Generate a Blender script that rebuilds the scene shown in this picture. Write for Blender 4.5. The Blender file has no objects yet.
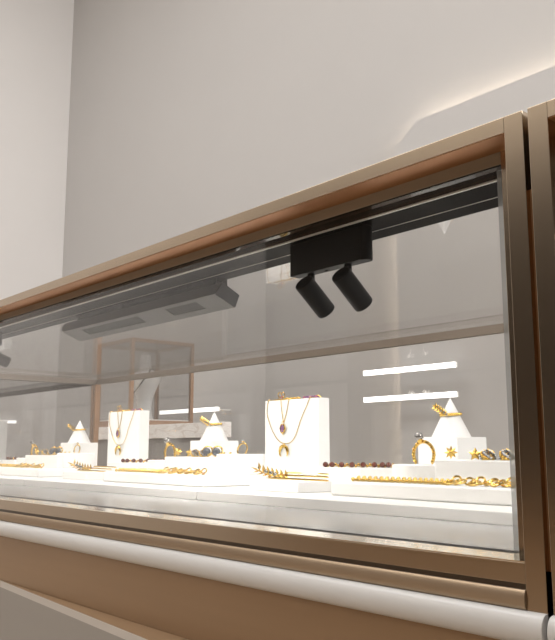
import bpy, math, random
from mathutils import Vector, Matrix
random.seed(7)
C = bpy.context.scene.collection
UP = 1.0            # eye level above the floor; everything is laid out from eye level and lifted at the end
PERIOD = 0.5325     # distance between the repeated jewellery displays

# ------------------------------------------------------------------ materials
def mat(name, col, metallic=0.0, rough=0.5, ior=1.5, noise=0.0, nscale=(20, 20, 20), bump=0.0, coat=0.0, spec=.5, emit=None, estr=0.0):
    m = bpy.data.materials.new(name); m.use_nodes = True
    nt = m.node_tree; N = nt.nodes; L = nt.links
    b = N['Principled BSDF']
    b.inputs['Base Color'].default_value = (*col, 1)
    b.inputs['Metallic'].default_value = metallic
    b.inputs['Roughness'].default_value = rough
    b.inputs['IOR'].default_value = ior; b.inputs['Specular IOR Level'].default_value = spec
    b.inputs['Coat Weight'].default_value = coat
    if emit:
        b.inputs['Emission Color'].default_value = (*emit, 1); b.inputs['Emission Strength'].default_value = estr
    if noise or bump:
        tc = N.new('ShaderNodeTexCoord'); mp = N.new('ShaderNodeMapping'); nz = N.new('ShaderNodeTexNoise')
        mp.inputs['Scale'].default_value = nscale; nz.inputs['Scale'].default_value = 1.0; nz.inputs['Detail'].default_value = 3
        L.new(tc.outputs['Object'], mp.inputs['Vector']); L.new(mp.outputs[0], nz.inputs['Vector'])
        if noise:
            rp = N.new('ShaderNodeValToRGB')
            rp.color_ramp.elements[0].position = .3; rp.color_ramp.elements[1].position = .7
            rp.color_ramp.elements[0].color = (*[c*(1-noise) for c in col], 1)
            rp.color_ramp.elements[1].color = (*[min(1, c*(1+noise)) for c in col], 1)
            L.new(nz.outputs['Fac'], rp.inputs['Fac']); L.new(rp.outputs['Color'], b.inputs['Base Color'])
        if bump:
            bp = N.new('ShaderNodeBump'); bp.inputs['Strength'].default_value = bump; bp.inputs['Distance'].default_value = .001
            L.new(nz.outputs['Fac'], bp.inputs['Height']); L.new(bp.outputs[0], b.inputs['Normal'])
    return m

def glass_mat(name, tint=(1, 1, 1), ior=1.45):
    m = bpy.data.materials.new(name); m.use_nodes = True
    nt = m.node_tree; N = nt.nodes; L = nt.links
    N.remove(N['Principled BSDF'])
    out = N['Material Output']
    geo = N.new('ShaderNodeNewGeometry')
    mr = N.new('ShaderNodeMapRange'); mr.inputs['To Min'].default_value = ior; mr.inputs['To Max'].default_value = 1/ior
    fr = N.new('ShaderNodeFresnel')
    L.new(geo.outputs['Backfacing'], mr.inputs['Value']); L.new(mr.outputs[0], fr.inputs['IOR'])
    tr = N.new('ShaderNodeBsdfTransparent'); tr.inputs['Color'].default_value = (*tint, 1)
    gl = N.new('ShaderNodeBsdfGlossy'); gl.inputs['Roughness'].default_value = 0.0
    mx = N.new('ShaderNodeMixShader')
    L.new(fr.outputs[0], mx.inputs[0]); L.new(tr.outputs[0], mx.inputs[1]); L.new(gl.outputs[0], mx.inputs[2])
    L.new(mx.outputs[0], out.inputs['Surface'])
    return m

def marble_mat():
    m = mat('marble', (.62, .58, .55), rough=.25)
    nt = m.node_tree; N = nt.nodes; L = nt.links; b = N['Principled BSDF']
    tc = N.new('ShaderNodeTexCoord'); mp = N.new('ShaderNodeMapping'); mp.inputs['Scale'].default_value = (2, 2, 7)
    mp.inputs['Rotation'].default_value = (.4, .9, .2)
    nz = N.new('ShaderNodeTexNoise'); nz.inputs['Scale'].default_value = 3; nz.inputs['Detail'].default_value = 8; nz.inputs['Distortion'].default_value = 1.2
    rp = N.new('ShaderNodeValToRGB')
    e = rp.color_ramp.elements
    e[0].position = .40; e[0].color = (.93, .90, .87, 1); e[1].position = .62; e[1].color = (.88, .85, .82, 1)
    v = e.new(.5); v.color = (.72, .65, .60, 1); v2 = e.new(.47); v2.color = (.91, .88, .85, 1); v3 = e.new(.53); v3.color = (.91, .88, .85, 1)
    L.new(tc.outputs['Object'], mp.inputs['Vector']); L.new(mp.outputs[0], nz.inputs['Vector'])
    L.new(nz.outputs['Fac'], rp.inputs['Fac']); L.new(rp.outputs['Color'], b.inputs['Base Color'])
    return m

M = dict(
    bronze=mat('bronze', (.44, .355, .265), 1, .22, noise=.03, nscale=(3, 3, 160)),
    bronze_h=mat('bronze_horizontal', (.46, .37, .275), 1, .24, noise=.03, nscale=(3, 160, 160)),
    darkened_bronze=mat('darkened_bronze', (.018, .012, .008), 0, .6, spec=.01),  # also carries the dim reflection painted under the inner rail
    groove=mat('groove_shade', (.10, .074, .052), .6, .35),  # same bronze, with the groove's shade put into the colour
    rail=mat('rail_bronze', (.15, .12, .095), .4, .5),
    rail_brown=mat('rail_brown', (.34, .20, .115), .4, .45),
    glass_dim=glass_mat('smoked_glass', (.90, .90, .90)),
    satin=mat('bronze_satin', (.42, .32, .225), .9, .5),
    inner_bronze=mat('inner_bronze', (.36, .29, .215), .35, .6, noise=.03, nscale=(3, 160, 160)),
    brass=mat('brass_sill', (.95, .88, .76), 1, .15),
    orange_reflection=mat('orange_reflection', (.42, .20, .085), .6, .45, noise=.04, nscale=(3, 100, 100)),  # warm reflected light put into the metal's colour
    panel=mat('brown_lacquer', (.375, .245, .142), .35, .4, noise=.03, nscale=(4, 4, 60)),
    white_rail=mat('white_lacquer', (.74, .735, .73), 0, .3),
    stripe=mat('pale_lacquer', (.62, .58, .54), 0, .4),
    plinth=mat('grey_lacquer', (.36, .335, .31), 0, .5),
    glass=glass_mat('clear_glass', (1, 1, .997)),
    edge=mat('polished_edge', (.62, .66, .68), 0, .15),
    trim=mat('aluminium', (.88, .86, .83), .1, .4),
    gasket=mat('gasket', (.3, .3, .3), 0, .5),
    floor_case=mat('case_floor', (.45, .45, .45), 0, .22),
    board=mat('white_board', (.84, .83, .81), 0, .35),
    white=mat('white_display', (.86, .85, .83), 0, .45, noise=.01, nscale=(300, 300, 300)),
    track=mat('track_black', (.0025, .0026, .0028), 0, .3, spec=.01),
    track_hazed=mat('hazed_black', (.006, .006, .006), 0, .4, spec=.01),  # paler black: haze reflected in the front glass put into the colour
    fix_black=mat('matt_black', (.016, .016, .016), 0, .5, spec=.2, bump=.05, nscale=(400, 400, 400)),
    fix_grey=mat('graphite_grey', (.13, .13, .128), 0, .5, spec=.3),
    slot=mat('dark_louver', (.012, .012, .012), 0, .5, spec=.2),
    lens=mat('lens', (1, .96, .9), 0, .3, emit=(1, .95, .88), estr=8),
    gold=mat('gold', (.82, .55, .15), 1, .13),
    gold_chain=mat('gold_chain', (.84, .57, .17), .95, .2),
    silver=mat('silver', (.36, .35, .34), 1, .14),
    crystal=mat('crystal', (.55, .56, .58), .9, .08),
    gem_dark=mat('dark_gem', (.12, .13, .15), .5, .08),
    garnet=mat('garnet', (.11, .028, .018), .1, .12, coat=.5),
    amethyst=mat('amethyst', (.22, .10, .22), .1, .12, coat=.5),
    pink=mat('pink_stone', (.45, .18, .25), .1, .1, coat=.5),
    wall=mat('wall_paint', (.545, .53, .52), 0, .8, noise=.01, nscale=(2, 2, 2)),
    wall_l=mat('wall_paint_lit', (.75, .73, .717), 0, .8, noise=.01, nscale=(2, 2, 2)),  # stronger light on the left wall put into a lighter colour
    wpanel=mat('wall_panel', (.545, .53, .52), 0, .7, noise=.01, nscale=(2, 2, 2)),
    wall_f=mat('wall_dark', (.035, .028, .023), 0, .7, spec=.2, noise=.05, nscale=(2, 2, 2)),
    ceil=mat('ceiling', (.75, .73, .7), 0, .8, noise=.01, nscale=(2, 2, 2)),
    floor=mat('floor_tile', (.46, .38, .30), 0, .35, noise=.06, nscale=(3, 3, 3)),
    marble=marble_mat(),
    pedestal=mat('pedestal_grey', (.26, .245, .23), 0, .6, noise=.02, nscale=(3, 3, 3)),
    bust=mat('bust_white', (.80, .80, .80), 0, .3),
    dark_metal=mat('dark_metal', (.03, .03, .03), .6, .35),
    strip=mat('glow_white', (1, 1, 1), 0, .5, emit=(1, .98, .95), estr=2.2),
    led=mat('warm_led', (1, .8, .55), 0, .5, emit=(1, .86, .68), estr=17),
)

_b = M['edge'].node_tree.nodes['Principled BSDF']; _b.inputs['Alpha'].default_value = .4
# ------------------------------------------------------------------ mesh builder
class MB:
    def __init__(s): s.v = []; s.f = []
    def add(s, vs, fs):
        o = len(s.v); s.v += [tuple(v) for v in vs]; s.f += [tuple(i+o for i in f) for f in fs]; return s
    def box(s, x0, x1, y0, y1, z0, z1):
        return s.add([(x0,y0,z0),(x1,y0,z0),(x1,y1,z0),(x0,y1,z0),(x0,y0,z1),(x1,y0,z1),(x1,y1,z1),(x0,y1,z1)],
                     [(0,3,2,1),(4,5,6,7),(0,1,5,4),(1,2,6,5),(2,3,7,6),(3,0,4,7)])
    def prism(s, poly, axis, a, b):
        n = len(poly)
        def P(p, t): return {'x': (t, p[0], p[1]), 'y': (p[0], t, p[1]), 'z': (p[0], p[1], t)}[axis]
        vs = [P(p, a) for p in poly] + [P(p, b) for p in poly]
        fs = [tuple(range(n))[::-1], tuple(range(n, 2*n))] + [(i, (i+1) % n, n+(i+1) % n, n+i) for i in range(n)]
        return s.add(vs, fs)
    def tube(s, pts, r, seg=8, closed=False):
        pts = [Vector(p) for p in pts]; n = len(pts); vs = []; fs = []
        rad = r if hasattr(r, '__len__') else [r]*n
        nv = None
        for i, p in enumerate(pts):
            if closed: t = pts[(i+1) % n]-pts[i-1]
            else: t = pts[min(i+1, n-1)]-pts[max(i-1, 0)]
            t = t.normalized() if t.length > 1e-12 else Vector((0, 0, 1))
            if nv is None: nv = t.orthogonal().normalized()
            else:
                nv = nv - t*nv.dot(t)
                nv = nv.normalized() if nv.length > 1e-9 else t.orthogonal().normalized()
            bv = t.cross(nv)
            for k in range(seg):
                a = 2*math.pi*k/seg
                vs.append(p + (nv*math.cos(a)+bv*math.sin(a))*rad[i])
        m = n if closed else n-1
        for i in range(m):
            j = (i+1) % n
            for k in range(seg):
                l = (k+1) % seg
                fs.append((i*seg+k, i*seg+l, j*seg+l, j*seg+k))
        if not closed:
            fs.append(tuple(range(seg))[::-1]); fs.append(tuple((n-1)*seg+k for k in range(seg)))
        return s.add(vs, fs)
    def lathe(s, prof, c=(0, 0, 0), seg=32, sx=1, sy=1):
        vs = []; fs = []; n = len(prof)
        for r, z in prof:
            for k in range(seg):
                a = 2*math.pi*k/seg
                vs.append((c[0]+r*math.cos(a)*sx, c[1]+r*math.sin(a)*sy, c[2]+z))
        for i in range(n-1):
            for k in range(seg):
                l = (k+1) % seg
                fs.append((i*seg+k, i*seg+l, (i+1)*seg+l, (i+1)*seg+k))
        fs.append(tuple(range(seg))[::-1]); fs.append(tuple((n-1)*seg+k for k in range(seg)))
        return s.add(vs, fs)
    def ball(s, c, r, seg=12, rings=8, sx=1, sy=1, sz=1):
        prof = []
        for i in range(rings+1):
            a = -math.pi/2+math.pi*i/rings
            prof.append((max(r*math.cos(a), r*.02), r*math.sin(a)*sz))
        return s.lathe(prof, c, seg, sx, sy)
    def torus(s, c, R, r, nrm=(0, 1, 0), seg=28, rs=8, ex=1.0):
        nrm = Vector(nrm).normalized(); u = nrm.orthogonal().normalized()
        if abs(nrm.z) < .95:
            u = Vector((0, 0, 1)).cross(nrm).normalized()
        w = nrm.cross(u)
        return s.tube([Vector(c)+(u*math.cos(2*math.pi*i/seg)*ex+w*math.sin(2*math.pi*i/seg))*R for i in range(seg)], r, rs, True)
    def shift(s, d):
        s.v = [(x+d[0], y+d[1], z+d[2]) for x, y, z in s.v]; return s
    def build(s, name, m, parent=None, smooth=True, bevel=0, org=(0, 0, 0), seg=2):
        me = bpy.data.meshes.new(name)
        me.from_pydata([(x-org[0], y-org[1], z-org[2]) for x, y, z in s.v], [], s.f); me.update()
        import bmesh
        bm = bmesh.new(); bm.from_mesh(me); bmesh.ops.recalc_face_normals(bm, faces=bm.faces); bm.to_mesh(me); bm.free()
        me.materials.append(m if not isinstance(m, str) else M[m])
        o = bpy.data.objects.new(name, me); C.objects.link(o)
        if smooth:
            me.shade_smooth(); me.set_sharp_from_angle(angle=math.radians(38))
        if bevel:
            bv = o.modifiers.new('bevel', 'BEVEL'); bv.width = bevel; bv.segments = seg; bv.limit_method = 'ANGLE'
            bv.harden_normals = False
        if parent:
            o.parent = parent
        else: o.location = org
        return o

def tag(o, label, cat, group=None):
    o['label'] = label; o['category'] = cat
    if group: o['group'] = group
    return o
def struct(o): o['kind'] = 'structure'; return o
def thing(name, label, cat, loc, group=None):
    o = bpy.data.objects.new(name, None); C.objects.link(o); o.location = loc; o.empty_display_size = .02
    return tag(o, label, cat, group)
def copy_tree(o, dx, label):
    c = o.copy(); C.objects.link(c); c.location.x += dx
    c['label'] = label
    for ch in o.children:
        d = ch.copy(); C.objects.link(d); d.parent = c
        for g in ch.children:
            e = g.copy(); C.objects.link(e); e.parent = d
    return c

# ------------------------------------------------------------------ the room
XL, XR, YF, YB, ZF, ZC = -6.02, 3.2, -4.1, 2.8, -UP, 4.1
T = .1
struct(MB().box(XL-T, XR+T, YF-T, YB+T, ZF-T, ZF).build('floor', 'floor', smooth=False))
struct(MB().box(XL-T, XR+T, YF-T, YB+T, ZC, ZC+T).build('ceiling', 'ceil', smooth=False))
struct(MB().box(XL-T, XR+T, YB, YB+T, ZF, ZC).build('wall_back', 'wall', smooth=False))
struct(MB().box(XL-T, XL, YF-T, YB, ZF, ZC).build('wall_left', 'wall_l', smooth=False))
struct(MB().box(XR, XR+T, YF-T, YB, ZF, ZC).build('wall_right', 'wall', smooth=False))
struct(MB().box(XL, XR, YF-T, YF, ZF, ZC).build('wall_front', 'wall', smooth=False))
struct(MB().box(XL+.02, XR-.02, YF, YF+.03, -.45, 2.18).build('dark_reflect_band', 'wall_f', smooth=False))  # unseen band, height shaped to darken reflections in posts and glass
struct(MB().box(XL+.02, XR-.02, YF, YF+.02, ZF, -.45).build('brown_reflect_band', 'panel', smooth=False))  # unseen band, put in for the brown reflection low on the posts

# wall panel with a warm light halo behind it
wp = thing('wall_panel', 'large grey wall panel with clipped corner and warm halo light, behind the case at right', 'wall panel', (-1.0, 2.76, ZF))
y0, y1 = 2.72, 2.745
xl, zt = -2.372, 1.479
poly = [(xl, ZF), (2.5, ZF), (2.5, zt), (-2.235, zt), (xl, zt-.10)]
MB().prism(poly, 'y', y0, y1).build('panel_board', 'wpanel', wp, smooth=False, org=wp.location)
MB().box(-2.1, 2.4, 2.745, 2.8, .2, 1.3).build('mounting_batten', 'pedestal', wp, smooth=False, org=wp.location)
led = MB()
ins = .028
pts = [(xl+ins, ZF+.02), (xl+ins, zt-.10-.01), (-2.235+.012, zt-ins), (2.46, zt-ins)]
for a, b in zip(pts, pts[1:]):
    led.tube([(a[0], 2.764, a[1]), (b[0], 2.764, b[1])], .006, 6)
led.build('light_strip', 'led', wp, org=wp.location)

# slim glowing bars added for the white streaks behind the case
def glow_bar(x0, x1, z, y, label):
    t = thing('linear_glow_bar', label, 'wall light', ((x0+x1)/2, y, z), 'slim white glowing bars behind the case')
    MB().box(x0, x1, y-.006, y+.006, z-.011, z+.011).build('glow_face', 'strip', t, smooth=False, org=t.location)
    MB().box(x0, x1, y+.006, y+.016, z-.011, z+.011).build('housing', 'trim', t, smooth=False, org=t.location)
    back = 2.72 if x1 > xl+.03 else YB
    for xx in (x0+.12, x1-.08):
        bk = 2.72 if xx > xl else YB
        MB().tube([(xx, y+.016, z), (xx, bk, z)], .004, 8).build('standoff', 'trim', t, org=t.location)
glow_bar(-2.523, -2.015, .3425, 2.65, 'upper of two slim white glowing bars on wall at right')
glow_bar(-2.523, -2.015, .2225, 2.65, 'lower of two slim white glowing bars on wall at right')
glow_bar(-4.24, -3.642, .2255, 2.65, 'slim white glowing bar just left of the middle ring cone tip')
wl = thing('linear_glow_bar', 'short white glowing bar low on left wall at photo edge', 'wall light', (-6.0, 2.3, .21), 'slim white glowing bars behind the case')
MB().box(-6.012, -6.0, 2.0, 2.47, .20, .222).build('glow_face', 'strip', wl, smooth=False, org=wl.location)
MB().box(-6.02, -6.012, 2.0, 2.47, .198, .224).build('housing', 'trim', wl, smooth=False, org=wl.location)

# ------------------------------------------------------------------ the jewellery case modules
F0, F1, F2, F3 = .400, .4247, .4266, .4459      # front face, inner frame, glass face, back of the head rail
ZT, ZS, ZI, ZB = .198, .188, .1797, -.0613      # frame top, orange soffit, inner soffit, bottom of the glass opening
BK = .995
LEN = 1.648
ZGT = .1803
def showcase(xr, label, full=True):
    x1 = xr; x0 = xr-LEN; pw = .0128; pin = .0324
    t = thing('jewellery_showcase', label, 'showcase', ((x0+x1)/2, .7, ZF), 'bronze framed jewellery cases in a row')
    o = t.location
    def bx(name, m, *a, bev=.0003, sm=False, par=None):
        return MB().box(*a).build(name, m, par or t, smooth=sm, org=o, bevel=bev)
    # head rail: face, soffit band painted with its orange reflection, inner face
    bx('head_rail', 'bronze_h', x0+pw, x1-pw, F0, F0+.012, ZS, ZT)
    bx('soffit_band', 'orange_reflection', x0+pw, x1-pw, F0+.012, F1, ZS, ZT-.001, bev=0)
    MB().box(x0+pw, x1-pw, F0+.0005, F0+.012, ZS-.0004, ZS).build('soffit_band', 'orange_reflection', t, smooth=False, org=o)
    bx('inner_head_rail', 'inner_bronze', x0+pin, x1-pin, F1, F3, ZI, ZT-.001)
    bx('soffit_shade_sheet', 'darkened_bronze', x0+pin, x1-pin, F1+.0004, F3, ZI-.0004, ZI, bev=0)  # thin dark sheet, painting the dim reflection of the underside
    # posts
    for xa, xb, ia, ib in ((x1-pw, x1, x1-pin, x1), (x0, x0+pw, x0, x0+pin)):
        p = bx('front_post', 'bronze', xa, xb, F0, F1, ZF+.12, ZT)
        bx('inner_post', 'bronze', ia, ib, F1, F3, ZB, ZT-.001)
    if full: bx('gap_reflection', 'orange_reflection', x1, x1+.0031, F0+.004, F0+.008, -.065, .150, bev=0)  # added strip, paints the orange light on the post side
    # bottom rail with groove, its shade painted as a dark strip, and rounded moulding
    bx('bottom_rail', 'bronze_h', x0+pw, x1-pw, F0, F3-.012, -.0727, ZB)
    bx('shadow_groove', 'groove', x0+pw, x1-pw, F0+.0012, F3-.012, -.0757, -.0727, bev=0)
    prof = [(F0+.02, -.0757), (F0, -.0757)]
    for i in range(9):
        a = math.pi*i/8
        prof.append((F0-.0018*math.sin(a), -.0757-.0108*(1-math.cos(a))/2))
    prof += [(F0+.02, -.0865)]
    MB().prism(prof, 'x', x0+pw, x1-pw).build('rounded_moulding', 'satin', t, org=o)
    prof = [(F0+.02, -.0865)]
    for i in range(13):
        a = math.pi*i/12
        prof.append((F0-.007*math.sin(a)**.8, -.0865-.0178*(1-math.cos(a))/2))
    prof += [(F0+.02, -.1043)]
    MB().prism(prof, 'x', x0, x1).build('white_rail', 'white_rail', t, org=o)
    # base carcass
    bx('base_panel', 'panel', x0, x1, F0+.001, BK, ZF+.0, -.1043)
    bx('base_top', 'panel', x0, x1, F3-.012, BK, -.1043, ZB-.004)
    bx('sill', 'brass', x0+pw, x1-pw, F0+.0010, F2-.0002, ZB, ZB+.0006, bev=0)
    # glass
    g = MB().box(x0+.0045, x1-.0045, F2, F2+.006, ZB+.0005, ZI-.0005).build('front_glass', 'glass', t, smooth=False, org=o)
    for xa, xb in ((x1-pin-.0088, x1-pin-.0045), ):
        MB().box(xa, xb, F2+.0062, F2+.012, ZB+.0015, ZI-.0005).build('polished_glass_edge', 'edge', g, smooth=False, org=(0, 0, 0) if False else o)
    bx('glass_gasket', 'gasket', x0+pin, x1-pin, F2+.0062, F2+.0092, ZB, ZB+.0012, bev=0)
    bx('top_glass', 'glass', x0+.004, x1-.004, F3+.002, BK-.002, ZGT, ZGT+.006, bev=0)
    bx('back_glass', 'glass', x0+.012, x1-.012, BK-.006, BK-.001, -.0505, .167, bev=0)
    bx('side_glass', 'glass_dim', x0+.003, x0+.008, F3+.03, BK-.014, -.0505, .168, bev=0)
    bx('side_glass', 'glass_dim', x1-.008, x1-.003, F3+.06, BK-.014, -.0505, .168, bev=0)
    # back and side top rails and posts
    bx('back_rail', 'rail' if full else 'darkened_bronze', x0+.012, x1-.012, BK-.009, BK, .1670, .1800)
    bx('side_rail', 'rail', x0, x0+.010, F3+.055, BK, .1670, .1800)
    bx('side_rail', 'rail', x1-.010, x1, F3+.055, BK, .1670, .1800)
    bx('back_post', 'rail_brown', x0, x0+.012, BK-.012, BK, -.0505, .1670)
    bx('back_post', 'rail_brown', x1-.012, x1, BK-.012, BK, -.0505, .1670)
    # case floor
    bx('case_floor', 'floor_case', x0+.001, x1-.001, F3-.010, BK-.001, ZB-.004, ZB, bev=0)
    # lighting track under the head rail
    bx('track_lip', 'trim', x0+pin, x1-pin, F3, F3+.002, ZI-.0016, ZI-.0001, bev=0)
    split = x0+LEN*.793 if full else x0+.02  # left length gets the haze-tinted black
    for nm, xa, xb, mm in (('lighting_track', x0+pin, split, 'track_hazed'), ('lighting_track', split, x1-pin, 'track')):
        bx(nm, mm, xa, xb, F3+.002, .4985, .1786, ZGT-.0002, bev=0)
    bx('track_fin', 'trim', x0+pin, x1-pin, .4772, .4778, .1782, .1786, bev=0)
    return t
main_case = showcase(-.2492, 'bronze framed glass case holding the jewellery displays, filling the photo')
left_case = showcase(-.2492-LEN-.0030, 'next glass case beyond the bronze back post at left', full=False)
right_case = showcase(-.2492+LEN+.0034, 'neighbouring bronze case cut by the right photo edge', full=False)

# skirting plinth along the foot of the counter, a little askew
pl = thing('counter_plinth', 'grey plinth with pale top edge below brown case front, bottom left', 'plinth', (-1.5, .39, ZF))
ang = math.atan2(.3905-.4, -.8524+.9965)
def plp(x, off=0): return (x, .4+(x+.9965)*math.tan(ang)-off)
b = plp(-.26)
wedge = [(-.9965, .4003), b, (b[0], .4003)]
for nm, mm, za, zb_ in (('plinth_top', 'panel', -.1570, -.1566), ('plinth_edge', 'stripe', -.1645, -.1570), ('plinth_body', 'plinth', ZF, -.1645)):
    MB().prism(wedge, 'z', za, zb_).build(nm, mm, pl, smooth=False, org=pl.location)

# white display boards lying on the case floor
for xa, xb, lab in ((-.8425, -.3125, 'white display board under the right jewellery group'), (-1.3625, -.8445, 'white display board under the middle jewellery group'), (-1.8860, -1.3645, 'white display board under the far left jewellery group')):
    bd = MB().box(xa, xb, .582, .975, ZB, -.0505).build('display_board', 'board', None, smooth=False, org=((xa+xb)/2, .78, ZB), bevel=.0008)
    tag(bd, lab, 'board', 'white display boards')
bd = MB().box(-2.42, -1.912, .582, .975, ZB, -.0505).build('display_board', 'board', None, smooth=False, org=(-2.1, .78, ZB), bevel=.0008)
tag(bd, 'white display board in the next case at left photo edge', 'board', 'white display boards')

# ------------------------------------------------------------------ track spotlights and wall washer
def spot_fixture(x, label, tilt, zb=.150):
    t = thing('track_spotlight', label, 'spotlight', (x, .47, .1785), 'black spotlights under the head rail'); o = t.location
    pts = [(x-.0500, .455), (x+.0355, .455)]
    for i in range(9):
        a = -math.pi/2+math.pi*i/8
        pts.append((x+.0355+.0058*math.cos(a), .4608+.0058*math.sin(a)))
    pts += [(x-.0500, .4666)]
    base = MB().prism(pts, 'z', zb, .1785).build('driver_box', 'fix_black', t, org=o, bevel=.0006)
    MB().lathe([(.0014, -.0008), (.0014, .0)], (x-.010, .4608, zb), 12).build('screw', 'slot', base, org=o)
    for hx in (x-.0293, x+.0155):
        st = MB().tube([(hx, .461, zb), (hx, .461, zb-.007)], .0032, 16)
        st.ball((hx, .461, zb-.0080), .0042, 16, 8)
        k = st.build('swivel_joint', 'fix_black', t, org=o)
        ca, sa = math.cos(tilt), math.sin(tilt)
        ax = Vector((0, sa, -ca))
        p0 = Vector((hx, .461, zb-.0080)) - ax*.0068 + Vector((0, -.0060*ca, -.0060*sa))
        L_ = .0355
        hd = MB().tube([p0, p0+ax*.0008, p0+ax*(L_-.001), p0+ax*L_], [.0080, .0087, .0087, .0083], 28).build('lamp_head', 'fix_black', t, org=o)
        MB().tube([p0+ax*L_, p0+ax*(L_+.0003)], [.0066, .0064], 20).build('lens', 'lens', hd, org=o)
        la = bpy.data.lights.new('spot_lamp', 'SPOT'); la.energy = SPOT; la.spot_size = 1.9; la.spot_blend = .8; la.shadow_soft_size = 0; la.color = (1, .95, .88)
        lo = bpy.data.objects.new('spot_lamp', la); C.objects.link(lo); lo.location = (p0+ax*(L_+.006))
        lo.rotation_euler = (-ax).to_track_quat('Z', 'Y').to_euler()
    return t
SPOT = .42
spot_fixture(-.4704, 'black twin spotlight hanging from the track at right', math.radians(50))
spot_fixture(-1.240, 'dark spotlight head cut by the left photo edge', math.radians(70), .158)

ws = thing('wall_washer', 'long grey linear lamp with two dark slots under the track', 'lamp', (-.84, .49, .1785)); o = ws.location
wx0, wx1 = -1.012, -.661
A_, B_, C_, D_ = (.4748, .1582), (.5008, .1471), (.5061, .1607), (.4840, .1720)
def face(t_): return (A_[0]+(B_[0]-A_[0])*t_, A_[1]+(B_[1]-A_[1])*t_)
nx = Vector((0, .1582-.1471, .5008-.4748)).normalized()     # inward normal of the lamp face
dep = .004
sl = [(-.966, -.823), (-.7625, -.7015)]
ta, tb = .18, .68
body = MB()
prof = [D_, A_, face(ta), (face(ta)[0]+nx.y*dep, face(ta)[1]+nx.z*dep), (face(tb)[0]+nx.y*dep, face(tb)[1]+nx.z*dep), face(tb), B_, C_]
body.prism(prof, 'x', wx0+.006, wx1)
solid = [face(ta), face(tb), (face(tb)[0]+nx.y*dep, face(tb)[1]+nx.z*dep), (face(ta)[0]+nx.y*dep, face(ta)[1]+nx.z*dep)]
for xa, xb in ((wx0+.006, sl[0][0]), (sl[0][1], sl[1][0]), (sl[1][1], wx1)):
    body.prism(solid, 'x', xa, xb)
bo = body.build('lamp_body', 'fix_grey', ws, smooth=False, org=o)
for xa, xb in sl:
    b2 = [(p[0]+nx.y*.0006, p[1]+nx.z*.0006) for p in solid[:2]] + [(p[0]-nx.y*.0004, p[1]-nx.z*.0004) for p in solid[2:]]
    MB().prism(b2, 'x', xa+.0002, xb-.0002).build('louver_slot', 'slot', bo, smooth=False, org=o)
# end plates: square dark cap at the near end, rounded cap at the far end
MB().prism([D_, A_, B_, C_], 'x', wx1, wx1+.0012).build('end_cap', 'slot', ws, smooth=False, org=o)
cap = MB()
for i in range(10):
    k = math.sqrt(max(0, 1-(i/10)**2))
    pr = [(D_[0]+(p[0]-D_[0])*k, D_[1]+(p[1]-D_[1])*k) for p in (D_, A_, B_, C_)]
    cap.prism(pr, 'x', wx0+.006-(i+1)*.0020, wx0+.006-i*.0020)
cap.build('end_cap', 'fix_grey', ws, org=o)
for xa, xb, yy in ((-.995, -.668, .4875), (-.93, -.87, .4850), (-.72, -.675, .4850)):
    MB().box(xa, xb, yy, .496, .1685, .1785).build('mounting_clip', 'track_hazed', ws, smooth=False, org=o)

def bare_spot(name, loc, power, dx=-.05):
    la = bpy.data.lights.new(name, 'SPOT'); la.energy = power; la.spot_size = 2.5; la.spot_blend = .8; la.shadow_soft_size = 0; la.color = (1, .95, .88)
    lo = bpy.data.objects.new(name, la); C.objects.link(lo); lo.location = loc
    lo.rotation_euler = (Vector(loc)-Vector((loc[0]+dx, .83, -.02))).to_track_quat('Z', 'Y').to_euler()
for xx in (-.945, -.835, -.735): bare_spot('washer_lamp', (xx, .5095, .152), 1.7)

# ------------------------------------------------------------------ display stands and jewellery
ZP = -.0505
GN = ['right', 'middle', 'far left']
def rep(o, labels, ks):
    """copies of a thing for the middle (1) and far left (2) display groups"""
    for k, lab in zip(ks, labels):
        copy_tree(o, -PERIOD*k, lab)

def solid_box(name, label, cat, x0, x1, y0, y1, z0, z1, group, bev=.0012, m='white'):
    org = ((x0+x1)/2, (y0+y1)/2, z0)
    return tag(MB().box(x0, x1, y0, y1, z0, z1).build(name, m, None, smooth=True, org=org, bevel=bev, seg=3), label, cat, group)

# A: tall necklace stand
A = solid_box('necklace_stand', 'tall white necklace stand in the right display group', 'stand', -1.0362, -.9072, .850, .8740, ZP, .0800, 'tall white necklace stands')
rep(A, ['tall white necklace stand in the middle display group, before the bust cabinet'], (1,))
copy_tree(A, -1.2750, 'white necklace stand just showing at the left photo edge')
# B: square riser with a cone
B = solid_box('square_riser', 'square white riser under the right ring cone', 'riser', -.7000, -.6356, .835, .8970, ZP, .0166, 'square white cone risers')
rep(B, ['square white riser under the middle ring cone', 'square white riser under the far left ring cone'], (1, 2))
cn = MB().lathe([(.0253, 0), (.0253, .0012), (.0006, .0512), (.0001, .0515)], (-.6685, .866, .0166), 48).build('ring_cone', 'white', None, org=(-.6685, .866, .0166))
tag(cn, 'white cone with gold leaf ring, right display group', 'cone', 'white ring cones')
rep(cn, ['white cone with gold leaf ring, middle group, right of marble slab', 'white cone with gold leaf ring, far left group'], (1, 2))
# C: low tray for the hair comb
Ct = solid_box('hair_comb_tray', 'low white tray under the gold hair comb, right display group', 'tray', -.8143, -.7222, .643, .723, ZP, -.0372, 'low white hair comb trays')
rep(Ct, ['low white tray under the gold hair comb, middle display group'], (1,))
# D: long low tray for the bracelet
D = solid_box('bracelet_tray', 'long low white tray under the gold bracelet, right display group', 'tray', -.6673, -.3850, .643, .800, ZP, -.0345, 'long low white bracelet trays', .0025)
rep(D, ['long low white tray under the gold bracelet, middle display group', 'long low white tray under the gold bracelet, far left group'], (1, 2))
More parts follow.
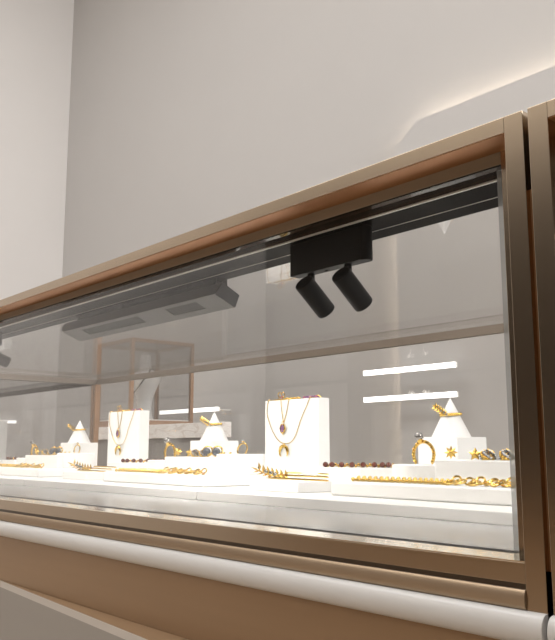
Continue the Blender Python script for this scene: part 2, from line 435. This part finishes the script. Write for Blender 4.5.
# E: round riser
def rnd(name, cx, cy, label, z1, r=.0362):
    o = MB().lathe([(r-.001, 0), (r, .001), (r, z1+.0345-.001), (r-.001, z1+.0345)], (cx, cy, -.0345), 64).build(name, 'white', None, org=(cx, cy, -.0345))
    return tag(o, label, 'riser', 'round white ring risers')
E_ = rnd('round_riser', -.6040, .7305, 'round white riser under the silver topped ring, right display group', -.0163)
rep(E_, ['round white riser under the silver topped ring, middle display group', 'round white riser left of earrings, far left display group'], (1, 2))
H = rnd('round_riser', -.9540-.0000, .7370, 'round white riser under the small diamond ring, middle display group', -.0058)
rep(H, ['round white riser under the small diamond ring, far left display group'], (1,))
# F: earring block on the tray
F = solid_box('earring_block', 'white oblong block carrying earrings beside the right post', 'block', -.5559, -.4075, .690, .7400, -.0345, -.0104, 'white oblong earring blocks', .001)
rep(F, ['white oblong block carrying earrings in the middle display group', 'white oblong block carrying earrings in the far left display group'], (1, 2))
# G: low plinth under the garnet bracelet
G = solid_box('bracelet_block', 'low white block under the dark red beads, right display group', 'block', -.8100, -.7053, .730, .800, ZP, -.0226, 'white blocks under red bead bracelets', .001)
rep(G, ['low white block under the dark red beads, middle display group', 'low white block under red beads, far left display group'], (1, 2))

# --- leaf ring on the cone
def leaf(mb, base, d, n, l, w):
    d = Vector(d).normalized(); n = Vector(n); n = (n-d*n.dot(d)).normalized(); s = d.cross(n)
    b = Vector(base); k = .0006
    pts = [b, b+d*l*.4+s*w, b+d*l, b+d*l*.4-s*w]
    mid = b+d*l*.45
    vs = pts+[mid+n*(k+w*.35), mid-n*k]
    mb.add(vs, [(0, 1, 4), (1, 2, 4), (2, 3, 4), (3, 0, 4), (1, 0, 5), (2, 1, 5), (3, 2, 5), (0, 3, 5)])
zc = .0462
lr = thing('leaf_ring', 'gold leaf ring around the right cone', 'ring', (-.6685, .866, zc), 'gold leaf rings on cones'); o = lr.location
tilt = Vector((-.03, -.06, 1)).normalized()
rcx = Vector((-.6680, .8655, zc)); RR = .0127
MB().torus(rcx, RR, .0011, tilt, 36, 8).build('band', 'gold', lr, org=o)
bd_ = MB(); u = tilt.orthogonal().normalized(); w = tilt.cross(u)
for i in range(34):
    a = 2*math.pi*i/34
    bd_.ball(rcx+(u*math.cos(a)+w*math.sin(a))*(RR+.0003), .0021, 8, 6)
bd_.build('beading', 'gold', lr, org=o)
lv = MB(); root = rcx+Vector((.0030, -.0139, .0002)); sp = Vector((-.0085, -.0085, .0085))
out_ = Vector((.61, -.79, -.05)); side_ = out_.cross(sp).normalized()
for i in range(5):
    tt = i/4; p = root+sp*tt
    for sgn in (-1, 1):
        leaf(lv, p, sp.normalized()+side_*1.1*sgn+out_*.25, out_, .0068, .0017)
leaf(lv, root+sp, sp, out_, .0070, .0017)
lv.tube([root+Vector((.006, .001, -.0005)), root, root+sp], .0008, 6)
lv.build('leaves', 'gold', lr, smooth=False, org=o)
st_ = MB()
for d in (-.1, .22, .5): st_.ball(root+sp*d+Vector((.001, -.0016, 0)), .0016, 8, 6)
st_.build('stones', 'silver', lr, org=o)
rep(lr, ['gold leaf ring around the middle cone', 'gold leaf ring around the far left cone'], (1, 2))

# --- pearl topped ring on round riser E
er = thing('cocktail_ring', 'gold twisted ring topped by a silver ball, right display group', 'ring', (-.6040, .7305, -.0163), 'gold rings with silver balls'); o = er.location
rc = Vector((-.6040, .7305, -.0163+.0128)); nr = Vector((.02, -1, 0)).normalized()
tw = MB(); u = Vector((0, 0, 1)).cross(nr).normalized(); w = Vector((0, 0, 1))
for ph in (0, math.pi):
    ps = []
    for i in range(91):
        a = math.radians(-40)+math.radians(260)*i/90; rr = .0146+.0009*math.cos(14*a+ph)
        ps.append(rc+(u*math.cos(a)+w*math.sin(a))*rr+nr*.0009*math.sin(14*a+ph))
    tw.tube(ps, .0013, 6)
zmin = min(v[2] for v in tw.v); tw.shift((0, 0, -.0163-zmin)); rc.z += -.0163-zmin
tw.build('band', 'gold', er, org=o)
top = rc+Vector((-.0040, -.003, .0195))
MB().lathe([(.0016, -.004), (.0034, -.0015), (.0040, .0008)], top+Vector((.001, .001, -.0030)), 16).build('setting', 'gold', er, org=o)
cb = MB().ball(top+Vector((0, 0, .0012)), .0052, 14, 10)
cb.build('silver_ball', 'silver', er, org=o)
cs = MB()
for i in range(26):
    zz = 1-2*(i+.5)/26; a = i*2.399; rr = math.sqrt(1-zz*zz)
    cs.ball(top+Vector((rr*math.cos(a), rr*math.sin(a), zz))*.0050+Vector((0, 0, .0012)), .0008, 6, 4)
cs.build('crystals', 'crystal', er, org=o)
rep(er, ['gold twisted ring topped by a silver ball, middle display group', 'gold twisted ring topped by a silver ball, far left group'], (1, 2))

# --- small diamond ring leaning on riser H
dr = thing('diamond_ring', 'slim gold ring with small diamond on round riser, middle display group', 'ring', (-.954, .737, -.0058), 'slim gold rings with small diamonds'); o = dr.location
ps = []
nr2 = Vector((.15, -1, .0)).normalized(); u2 = Vector((0, 0, 1)).cross(nr2).normalized(); w2 = (nr2.cross(u2)+u2*.25).normalized()
for i in range(41):
    a = math.radians(-38)+math.radians(256)*i/40
    ps.append(Vector((-.951, .737, 0))+(u2*math.cos(a)+w2*math.sin(a))*.0094)
zmin = min(p.z for p in ps)-.0009
ps = [p+Vector((0, 0, -.0058-zmin)) for p in ps]
MB().tube(ps, .0011, 8).build('band', 'gold', dr, org=o)
tp = max(ps, key=lambda p: p.z)
MB().lathe([(.0004, -.0026), (.0026, .0006), (.0017, .0018)], tp+Vector((-.001, 0, .0030)), 8).build('diamond', 'crystal', dr, smooth=False, org=o)
MB().torus(tp+Vector((-.001, 0, .0020)), .0022, .0006, (0, 0, 1), 14, 6).build('setting', 'gold', dr, org=o)
rep(dr, ['slim gold ring with small diamond on round riser, far left display group'], (1,))
for k in (0, 1):
    for i, xx in enumerate((-.9850, -.9740)):
        s = MB().lathe([(.0004, 0), (.0022, .0006), (.0024, .0015), (.0012, .0026)], (xx-PERIOD*k, .7285+.004*i, -.0058), 12).build('ball_stud', 'gold', None, org=(xx-PERIOD*k, .7285+.004*i, -.0058))
        tag(s, ['%s small gold stud left of the diamond ring, middle display group', '%s small gold stud left of the diamond ring, far left group'][k] % ('farther' if i == 0 else 'nearer'), 'earring', 'small gold studs on round risers')

# --- earrings on block F
ZFB = -.0104
def star_stud(x, y, n, label, r=.0078):
    t = thing('flower_stud', label, 'earring', (x, y, ZFB), 'gold flower studs'); o = t.location
    m = MB(); c = Vector((x, y, ZFB+r*.93)); nrm = Vector((.40, -1, .12)).normalized()
    u = Vector((0, 0, 1)).cross(nrm).normalized(); w = nrm.cross(u)
    pts = []
    for i in range(2*n):
        a = math.pi*i/n+math.pi/2; rr = r if i % 2 == 0 else r*.52
        pts.append((u*math.cos(a)+w*math.sin(a))*rr)
    vs = [c+p+nrm*.0002 for p in pts]+[c+nrm*.0022, c-nrm*.0012]
    k = 2*n
    fs = [(i, (i+1) % k, k) for i in range(k)]+[((i+1) % k, i, k+1) for i in range(k)]
    m.add(vs, fs); zm = min(v[2] for v in m.v); m.shift((0, 0, ZFB-zm))
    m.build('petals', 'gold', t, smooth=False, org=o)
    MB().ball(c+nrm*.0016+Vector((0, 0, ZFB-zm)), .0020, 10, 8).build('centre_bead', 'gold', t, org=o)
    return t
s1 = star_stud(-.5508, .712, 8, 'pale gold eight point flower stud on right earring block')
s2 = star_stud(-.5195, .712, 5, 'dark gold star stud on right earring block', .0074)
rep(s1, ['first gold flower stud right of the middle silver ball ring', 'gold flower stud beside ring on far left earring block'], (1, 2))
rep(s2, ['second gold flower stud right of the middle silver ball ring', 'second gold flower stud on far left earring block'], (1, 2))
def shell(x, y, label):
    t = thing('shell_earring', label, 'earring', (x, y, ZFB), 'crystal shell earrings'); o = t.location
    g = MB(); c = MB(); d = MB(); n = 46
    for i in range(n):
        zz = 1-1.15*(i+.5)/n; a = i*2.39996; rr = math.sqrt(max(0, 1-zz*zz))
        p = Vector((x+.0080*rr*math.cos(a)*1.05, y+.0062*rr*math.sin(a), ZFB+.0022+.0082*max(zz, -.1)))
        (g, c, d, c)[i % 4].ball(p, (.0017, .0015, .0011, .0016)[i % 4], 6, 5)
    g.lathe([(.0070, 0), (.0080, .0012), (.0070, .0026), (.0055, .0070), (.0010, .0086)], (x, y, ZFB), 18, 1, .78)
    g.build('gold_body', 'gold', t, org=o); c.build('crystals', 'crystal', t, org=o); d.build('dark_stones', 'gem_dark', t, org=o)
    return t
h1 = shell(-.5040, .712, 'crystal shell earring beside star stud on right block'); h2 = shell(-.4812, .712, 'crystal shell earring nearest the right post')
rep(h1, ['left crystal shell earring on the middle earring block', 'left crystal shell earring on far left earring block'], (1, 2))
rep(h2, ['right crystal shell earring on the middle earring block', 'right crystal shell earring on far left earring block'], (1, 2))
def cabochon(x, y, label):
    t = thing('cabochon_stud', label, 'earring', (x, y, ZFB), 'dark cabochon studs'); o = t.location
    MB().ball((x, y, ZFB+.0072), .0066, 18, 12, 1.15, .8, 1).build('dark_stone', 'gem_dark', t, org=o)
    m = MB(); m.torus((x+.001, y+.001, ZFB+.0066), .0076, .0013, (.45, -1, .3), 24, 6, 1.1)
    m.tube([(x-.004, y, ZFB+.0012), (x+.006, y-.001, ZFB+.0015), (x+.013, y-.001, ZFB+.0045)], [.0014, .0016, .0006], 8)
    zm = min(v[2] for v in m.v); m.shift((0, 0, ZFB-zm+0)); m.build('setting', 'gold', t, org=o)
    return t
cabochon(-1.0065, .712, 'dark stone stud at left of the pair below the middle cone'); 
cabochon(-.9815, .712, 'dark stone stud at right of the pair below the middle cone')
cabochon(-1.0065-PERIOD, .712, 'left dark stone stud on the far left earring block')
cabochon(-.9815-PERIOD, .712, 'right dark stone stud on the far left earring block')

# --- gold chain bracelet on tray D
br = thing('chain_bracelet', 'gold braided chain bracelet with ring links, right tray', 'bracelet', (-.53, .66, -.0345), 'gold chain bracelets'); o = br.location
zb = -.0345
bz = MB(); n = 34; ya, xb0, xb1 = .658, -.6420, -.5150
for i in range(n):
    tt = i/(n-1); x = xb0+(xb1-xb0)*tt; y = ya+.0022*(1 if i % 2 else -1)+.006*math.sin(tt*3)-.002
    bz.ball((x, y, zb+.0024+(.0016 if i % 2 else 0)), .0024, 8, 6)
    bz.ball((x+.001, y+.0042, zb+.0018), .0018, 8, 6)
bz.build('braid', 'gold_chain', br, org=o)
lx = xb1+.002; i = 0
while lx < -.405:
    R2 = .0050 if i % 3 == 0 else .0036
    nrm = [(0, -.35, 1), (.2, -1, .5), (-.3, -.6, 1)][i % 3]
    m = MB().torus((lx, ya+.004*math.sin(i*1.7), 0), R2, .00115, nrm, 20, 6, 1.25)
    zm = min(v[2] for v in m.v); m.shift((0, 0, zb-zm+(.0012 if i % 2 else 0)))
    m.build('ring_link', 'gold_chain', br, org=o)
    lx += R2*1.35; i += 1
MB().lathe([(.0025, 0), (.0025, .0012)], (-.4050, ya, zb), 16).build('clasp', 'gold_chain', br, org=o)
rep(br, ['gold braided chain bracelet with ring links, middle tray', 'gold braided chain bracelet with ring links, far left tray'], (1, 2))

# --- hair comb with a leaf spray on tray C
hc = thing('hair_comb', 'gold three prong hair comb with leaf spray, right tray', 'hair comb', (-.76, .68, -.0372), 'gold hair combs'); o = hc.location
prs = [(.661, -.0348), (.684, -.0318), (.706, -.0293)]
for y, z in prs:
    MB().tube([(-.8060, y*.7+.684*.3, z), (-.792, y, z), (-1.041*y-.004, y, z-.0004), (-1.041*y, y, z-.0006)], [.0010, .00125, .0011, .0004], 8).build('prong', 'gold', hc, org=o)
lv = MB(); root = Vector((-.800, .684, -.0315))
lv.tube([(-.788, .684, -.0320), (-.815, .676, -.0290), (-.834, .672, -.0230)], .0012, 6)
for i in range(7):
    tt = i/6; p = Vector((-.790-.042*tt, .684-.010*tt, -.0318+.008*tt*tt))
    for sgn in (-1, 1):
        leaf(lv, p, (-.55, -.25+sgn*.55, .35+.35*(sgn > 0)+.1*random.random()), (0, -.6, 1), .014, .0026)
    leaf(lv, p, (-.35, -.55, -.16), (0, -.6, 1), .010, .0022)
zm = min(v[2] for v in lv.v); lv.shift((0, 0, -.0372-zm))
lv.build('leaf_spray', 'gold', hc, smooth=False, org=o)
st = MB()
for d in ((-.802, .668, -.0285), (-.812, .668, -.027), (-.794, .668, -.030)): st.ball(d, .0026, 8, 6)
st.build('stones', 'silver', hc, org=o)
rep(hc, ['gold three prong hair comb with leaf spray, middle tray'], (1,))

# --- garnet bead bracelet on block G
gb = thing('bead_bracelet', 'dark red bead bracelet on gold chain, right display group', 'bracelet', (-.75, .76, -.0226), 'dark red bead bracelets'); o = gb.location
pth = []
for i in range(13):
    tt = i/12
    pth.append(Vector((-.781+.074*tt, .745+.047*tt, -.0226+.0036)))
gm = MB()
for k in range(24):
    tt = k/23; gm.ball((-.781+.074*tt, .748+.046*tt, -.0226+.0021+(.0016 if k % 2 else 0)), .0021, 8, 6)
gm.build('gold_chain', 'gold', gb, org=o)
for i in range(8):
    tt = (0, .10, .25, .41, .58, .75, .87, .96)[i]
    bead = MB().ball((-.781+.074*tt, .744+.046*tt, -.0226+.0037), .0037, 14, 10)
    bead.build('bead', 'garnet', gb, org=o)
rep(gb, ['dark red bead bracelet on gold chain, middle display group', 'red bead bracelet on gold chain, far left display group'], (1, 2))

# --- necklaces and small pieces on the tall stand
def smooth_path(pts, n=6):
    out = []; P = [Vector(p) for p in pts]
    for i in range(len(P)-1):
        p0 = P[max(i-1, 0)]; p1 = P[i]; p2 = P[i+1]; p3 = P[min(i+2, len(P)-1)]
        for k in range(n):
            t = k/n
            out.append(.5*((2*p1)+(p2-p0)*t+(2*p0-5*p1+4*p2-p3)*t*t+(3*p1-p0-3*p2+p3)*t**3))
    out.append(P[-1]); return out
YN = .8490
zt_ = .0800
nk = thing('pendant_necklace', 'short gold necklace with oval purple pendant, right stand', 'necklace', (-.986, YN, zt_), 'short necklaces with purple pendants'); o = nk.location
ch = smooth_path([(-.9945, .858, zt_+.0007), (-.9943, YN+.0003, zt_+.0006), (-.9923, YN, .0640), (-.9888, YN, .0470), (-.9875, YN, .0440)])
ch2 = smooth_path([(-.9740, .858, zt_+.0007), (-.9740, YN+.0003, zt_+.0006), (-.9790, YN, .0640), (-.9853, YN, .0470), (-.9872, YN, .0440)])
MB().tube(ch, .0006, 6).tube(ch2, .0006, 6).build('chain', 'gold_chain', nk, org=o)
pc = Vector((-.9878, YN-.0026, .0340))
fr = MB().torus(pc+Vector((0, .0005, 0)), .0074, .0013, (0, 1, 0), 6, 8, .80)
fr.torus(pc+Vector((0, .0008, .0098)), .0016, .0005, (1, 0, 0), 12, 6)
fr.ball(pc+Vector((0, .0010, -.0086)), .0012, 8, 6)
frm = fr.build('pendant_frame', 'gold', nk, org=o)
MB().ball(pc+Vector((0, .0008, 0)), .0062, 8, 8, .82, .35, 1.1).build('purple_stone', 'amethyst', nk, smooth=False, org=o)
rep(nk, ['short gold necklace with oval purple pendant, middle stand'], (1,))
nl = thing('crescent_necklace', 'long gold necklace with crescent pendant, right stand', 'necklace', (-.985, YN, zt_), 'long necklaces with crescent pendants'); o = nl.location
lp = smooth_path([(-1.0255, .858, zt_+.0007), (-1.0258, YN+.0003, zt_+.0006), (-1.0297, YN, .0652), (-1.0271, YN, .0520), (-1.0142, YN, .0290), (-.9991, YN, .0143), (-.9843, YN, .0103), (-.9697, YN, .0125), (-.9577, YN, .0249), (-.9458, YN, .0480), (-.9316, YN, .0693), (-.9246, YN+.0003, zt_+.0006), (-.9240, .858, zt_+.0007)])
MB().tube(lp, .0006, 6).build('chain', 'gold_chain', nl, org=o)
cr = MB(); ps = []; rs = []
for i in range(21):
    a = math.radians(-42+264*i/20)
    ps.append(Vector((-.9853+.0098*math.cos(a), YN-.0022, -.0035+.0098*math.sin(a)))); rs.append(.0006+.0021*math.sin(math.pi*i/20)**.8)
cr.tube(ps, rs, 8); cr.torus((-.9846, YN-.0012, .0080), .0014, .0005, (1, 0, 0), 12, 6)
cr.build('crescent_pendant', 'gold', nl, org=o)
rep(nl, ['long gold necklace with crescent pendant, middle stand'], (1,))
# butterfly clip and amethyst strand lying on the stand top
bf = thing('butterfly_clip', 'gold butterfly clip with pink stone on top of right necklace stand', 'hair clip', (-1.002, .858, zt_), 'gold butterfly clips'); o = bf.location
bm_ = MB()
bc = Vector((-1.0020, .8580, zt_+.0050))
for sg in (-1, 1):
    for (dx, dz, rr) in ((.0042, .0040, .0042), (.0036, -.0020, .0028)):
        bm_.torus(bc+Vector((sg*dx, -.001, dz)), rr, .0007, (.1*sg, 1, .2), 14, 6)
bm_.build('wings', 'gold', bf, org=o)
MB().ball(bc, .0028, 10, 8, .8, .8, 1.2).build('pink_stone', 'pink', bf, org=o)
cl = MB()
for i in range(9): cl.ball((-.994+.0045*i, .8570+.0006*(i % 2), zt_+.0018+(.0008 if i % 2 else 0)), .0018, 8, 6)
cl.tube([(-1.022, .8575, zt_+.0011), (-.957, .8575, zt_+.0011)], .0011, 8)
cl.build('clip_bar', 'gold', bf, org=o)
rep(bf, ['gold butterfly clip with pink stone on top of middle necklace stand'], (1,))
am = thing('amethyst_strand', 'purple bead strand on top of right necklace stand', 'bracelet', (-.93, .858, zt_), 'purple bead strands'); o = am.location
for i in range(8):
    MB().ball((-.9480+.0046*i, .858+.0012*(i % 2), zt_+.0024), .0024, 10, 8).build('purple_bead', 'amethyst' if i % 3 else 'pink', am, org=o)
MB().tube(smooth_path([(-.952, .859, zt_+.0010), (-.940, .8605, zt_+.0028), (-.925, .859, zt_+.0035), (-.916, .858, zt_+.0040), (-.909, .858, zt_+.0008)]), .0008, 6).build('wire', 'gold', am, org=o)
rep(am, ['purple bead strand on top of middle necklace stand'], (1,))

# ------------------------------------------------------------------ bust cabinet on a marble pedestal behind
px0, px1, py0, py1 = -4.10, -2.76, 2.03, 2.44
pd = thing('marble_pedestal', 'grey pedestal with white marble top, behind the case', 'pedestal', (-3.4, 2.3, ZF)); o = pd.location
MB().prism([(px0, py0), (px1, py0), (px1, py0+.05), (-3.53, py0+.05), (-3.53, py1), (px0, py1)], 'z', .053, .1185).build('marble_top', 'marble', pd, smooth=False, org=o, bevel=.002)
MB().prism([(px0+.02, py0+.015), (px1-.03, py0+.015), (px1-.03, py0+.045), (-3.55, py0+.045), (-3.55, py1-.02), (px0+.02, py1-.02)], 'z', ZF, .053).build('pedestal_body', 'pedestal', pd, smooth=False, org=o)
bc_ = thing('bust_cabinet', 'small bronze framed glass cabinet on the marble pedestal', 'cabinet', (-3.70, 2.25, .1185)); o = bc_.location
cx0, cx1, cy0, cy1, cz0, cz1 = -3.918, -3.555, 2.045, 2.425, .1185, .563
w_ = .018
def cb_(name, m, *a): return MB().box(*a).build(name, m, bc_, smooth=False, org=o)
cb_('cabinet_base', 'rail_brown', cx0, cx1, cy0, cy1, cz0, cz0+.030)
for xx in (cx0, cx1-w_):
    for yy in (cy0, cy1-w_):
        cb_('corner_post', 'rail_brown', xx, xx+w_, yy, yy+w_, cz0+.030, cz1-w_)
for yy in (cy0, cy1-w_): cb_('top_bar', 'rail_brown', cx0, cx1, yy, yy+w_, cz1-w_, cz1)
for xx in (cx0, cx1-w_): cb_('top_bar', 'rail_brown', xx, xx+w_, cy0+w_, cy1-w_, cz1-w_, cz1)
cb_('cabinet_floor', 'white', cx0+w_, cx1-w_, cy0+w_, cy1-w_, cz0+.030, cz0+.036)
for yy in (cy0+.007, cy1-.011): cb_('glass_pane', 'glass_dim', cx0+w_, cx1-w_, yy, yy+.004, cz0+.036, cz1-w_)
for xx in (cx0+.007, cx1-.011): cb_('glass_pane', 'glass_dim', xx, xx+.004, cy0+w_, cy1-w_, cz0+.036, cz1-w_)
cb_('top_glass', 'glass', cx0+w_, cx1-w_, cy0+w_, cy1-w_, cz1-.010, cz1-.005)
bs = thing('jewellery_bust', 'white necklace bust inside the small glass cabinet', 'bust', (-3.735, 2.235, cz0+.036)); o = bs.location
zb0 = cz0+.036
prof = [(.060, 0), (.062, .006), (.050, .03), (.047, .07), (.056, .12), (.080, .165), (.100, .20), (.104, .222), (.088, .245), (.056, .262), (.040, .285), (.038, .33), (.036, .345), (.02, .350)]
MB().lathe(prof, (-3.735, 2.235, zb0), 40, 1.05, .62).build('torso', 'bust', bs, org=o)
nb = thing('dark_necklace', 'dark necklace with drop on the white bust', 'necklace', (-3.735, 2.17, zb0+.2)); o = nb.location
ring = []
def torso_r(z): return next((p[0]+(q[0]-p[0])*(z-p[1])/(q[1]-p[1]) for p, q in zip(prof, prof[1:]) if p[1] <= z <= q[1]), .05)
for i in range(48):
    a = 2*math.pi*i/48
    fr_ = max(0, -math.sin(a))
    zz = .268-.125*fr_**2.2
    rr = max(torso_r(zz), .104 if zz < .222 else 0)
    sq = 1-.45*fr_**3
    ring.append((-3.735+(rr*1.05+.005)*math.cos(a)*sq, 2.235+(rr*.62+.005)*math.sin(a), zb0+zz))
MB().tube(ring, .0038, 8, True).build('cord', 'dark_metal', nb, org=o)
MB().ball((-3.735, 2.164, zb0+.128), .008, 10, 8, .8, .5, 2.0).build('drop', 'dark_metal', nb, org=o)

# ------------------------------------------------------------------ lights
def area(name, loc, target, sx, sy, power, col=(1, 1, 1)):
    l = bpy.data.lights.new(name, 'AREA'); l.shape = 'RECTANGLE'; l.size = sx; l.size_y = sy; l.energy = power; l.color = col
    o = bpy.data.objects.new(name, l); C.objects.link(o); o.location = loc
    o.rotation_euler = (Vector(loc)-Vector(target)).to_track_quat('Z', 'Y').to_euler()
    return o
area('ceiling_light', (-2.6, -.4, 4.05), (-2.6, -.4, 0), 4.5, 2.2, 150, (1, .985, .965))
area('front_wall_fill', (-2.2, -3.3, 3.9), (-2.2, -4.1, 2.8), 6.0, .3, 130, (1, .95, .88))  # added fill on the upper front wall, for the frame's reflections
area('right_fill_light', (3.1, 1.6, 1.9), (-4, 1.2, 1.8), 1.8, 2.8, 196, (1, .99, .98))  # added fill from the right to brighten the left wall; no window there
# added fill spots without fittings, behind the track, brightening the displays
for xx, pw_ in ((-.33, .32), (-1.25, 1.0), (-1.50, 2.0), (-1.72, 1.7), (-2.05, 1.4), (-2.28, 1.4)):
    bare_spot('fill_spot', (xx, .506, .168), pw_)

w = bpy.data.worlds.new('world'); bpy.context.scene.world = w; w.use_nodes = True
w.node_tree.nodes['Background'].inputs[0].default_value = (.5, .5, .5, 1); w.node_tree.nodes['Background'].inputs[1].default_value = .3

# ------------------------------------------------------------------ camera
f_px = 804.0; pitch = math.atan(130/f_px); yaw = math.radians(40.25097671848413)
cam = bpy.data.cameras.new('camera'); co = bpy.data.objects.new('camera', cam); C.objects.link(co)
cam.sensor_fit = 'HORIZONTAL'; cam.sensor_width = 36; cam.lens = 36*f_px/555; cam.clip_start = .01; cam.clip_end = 50
h = Vector((-math.cos(yaw), math.sin(yaw), 0)); rt = Vector((math.sin(yaw), math.cos(yaw), 0))
fw = h*math.cos(pitch)+Vector((0, 0, math.sin(pitch))); up = rt.cross(fw)
co.matrix_world = Matrix((rt, up, -fw)).transposed().to_4x4()
bpy.context.scene.camera = co

for ob in C.objects:
    if ob.parent is None: ob.location.z += UP

sc = bpy.context.scene
sc.view_settings.view_transform = 'Standard'; sc.view_settings.look = 'None'; sc.view_settings.gamma = 1
sc.view_settings.use_curve_mapping = False; sc.view_settings.exposure = 0
sc.cycles.max_bounces = 16; sc.cycles.transparent_max_bounces = 32; sc.cycles.glossy_bounces = 8; sc.cycles.diffuse_bounces = 4
sc.cycles.use_denoising = True
sc.cycles.caustics_reflective = False
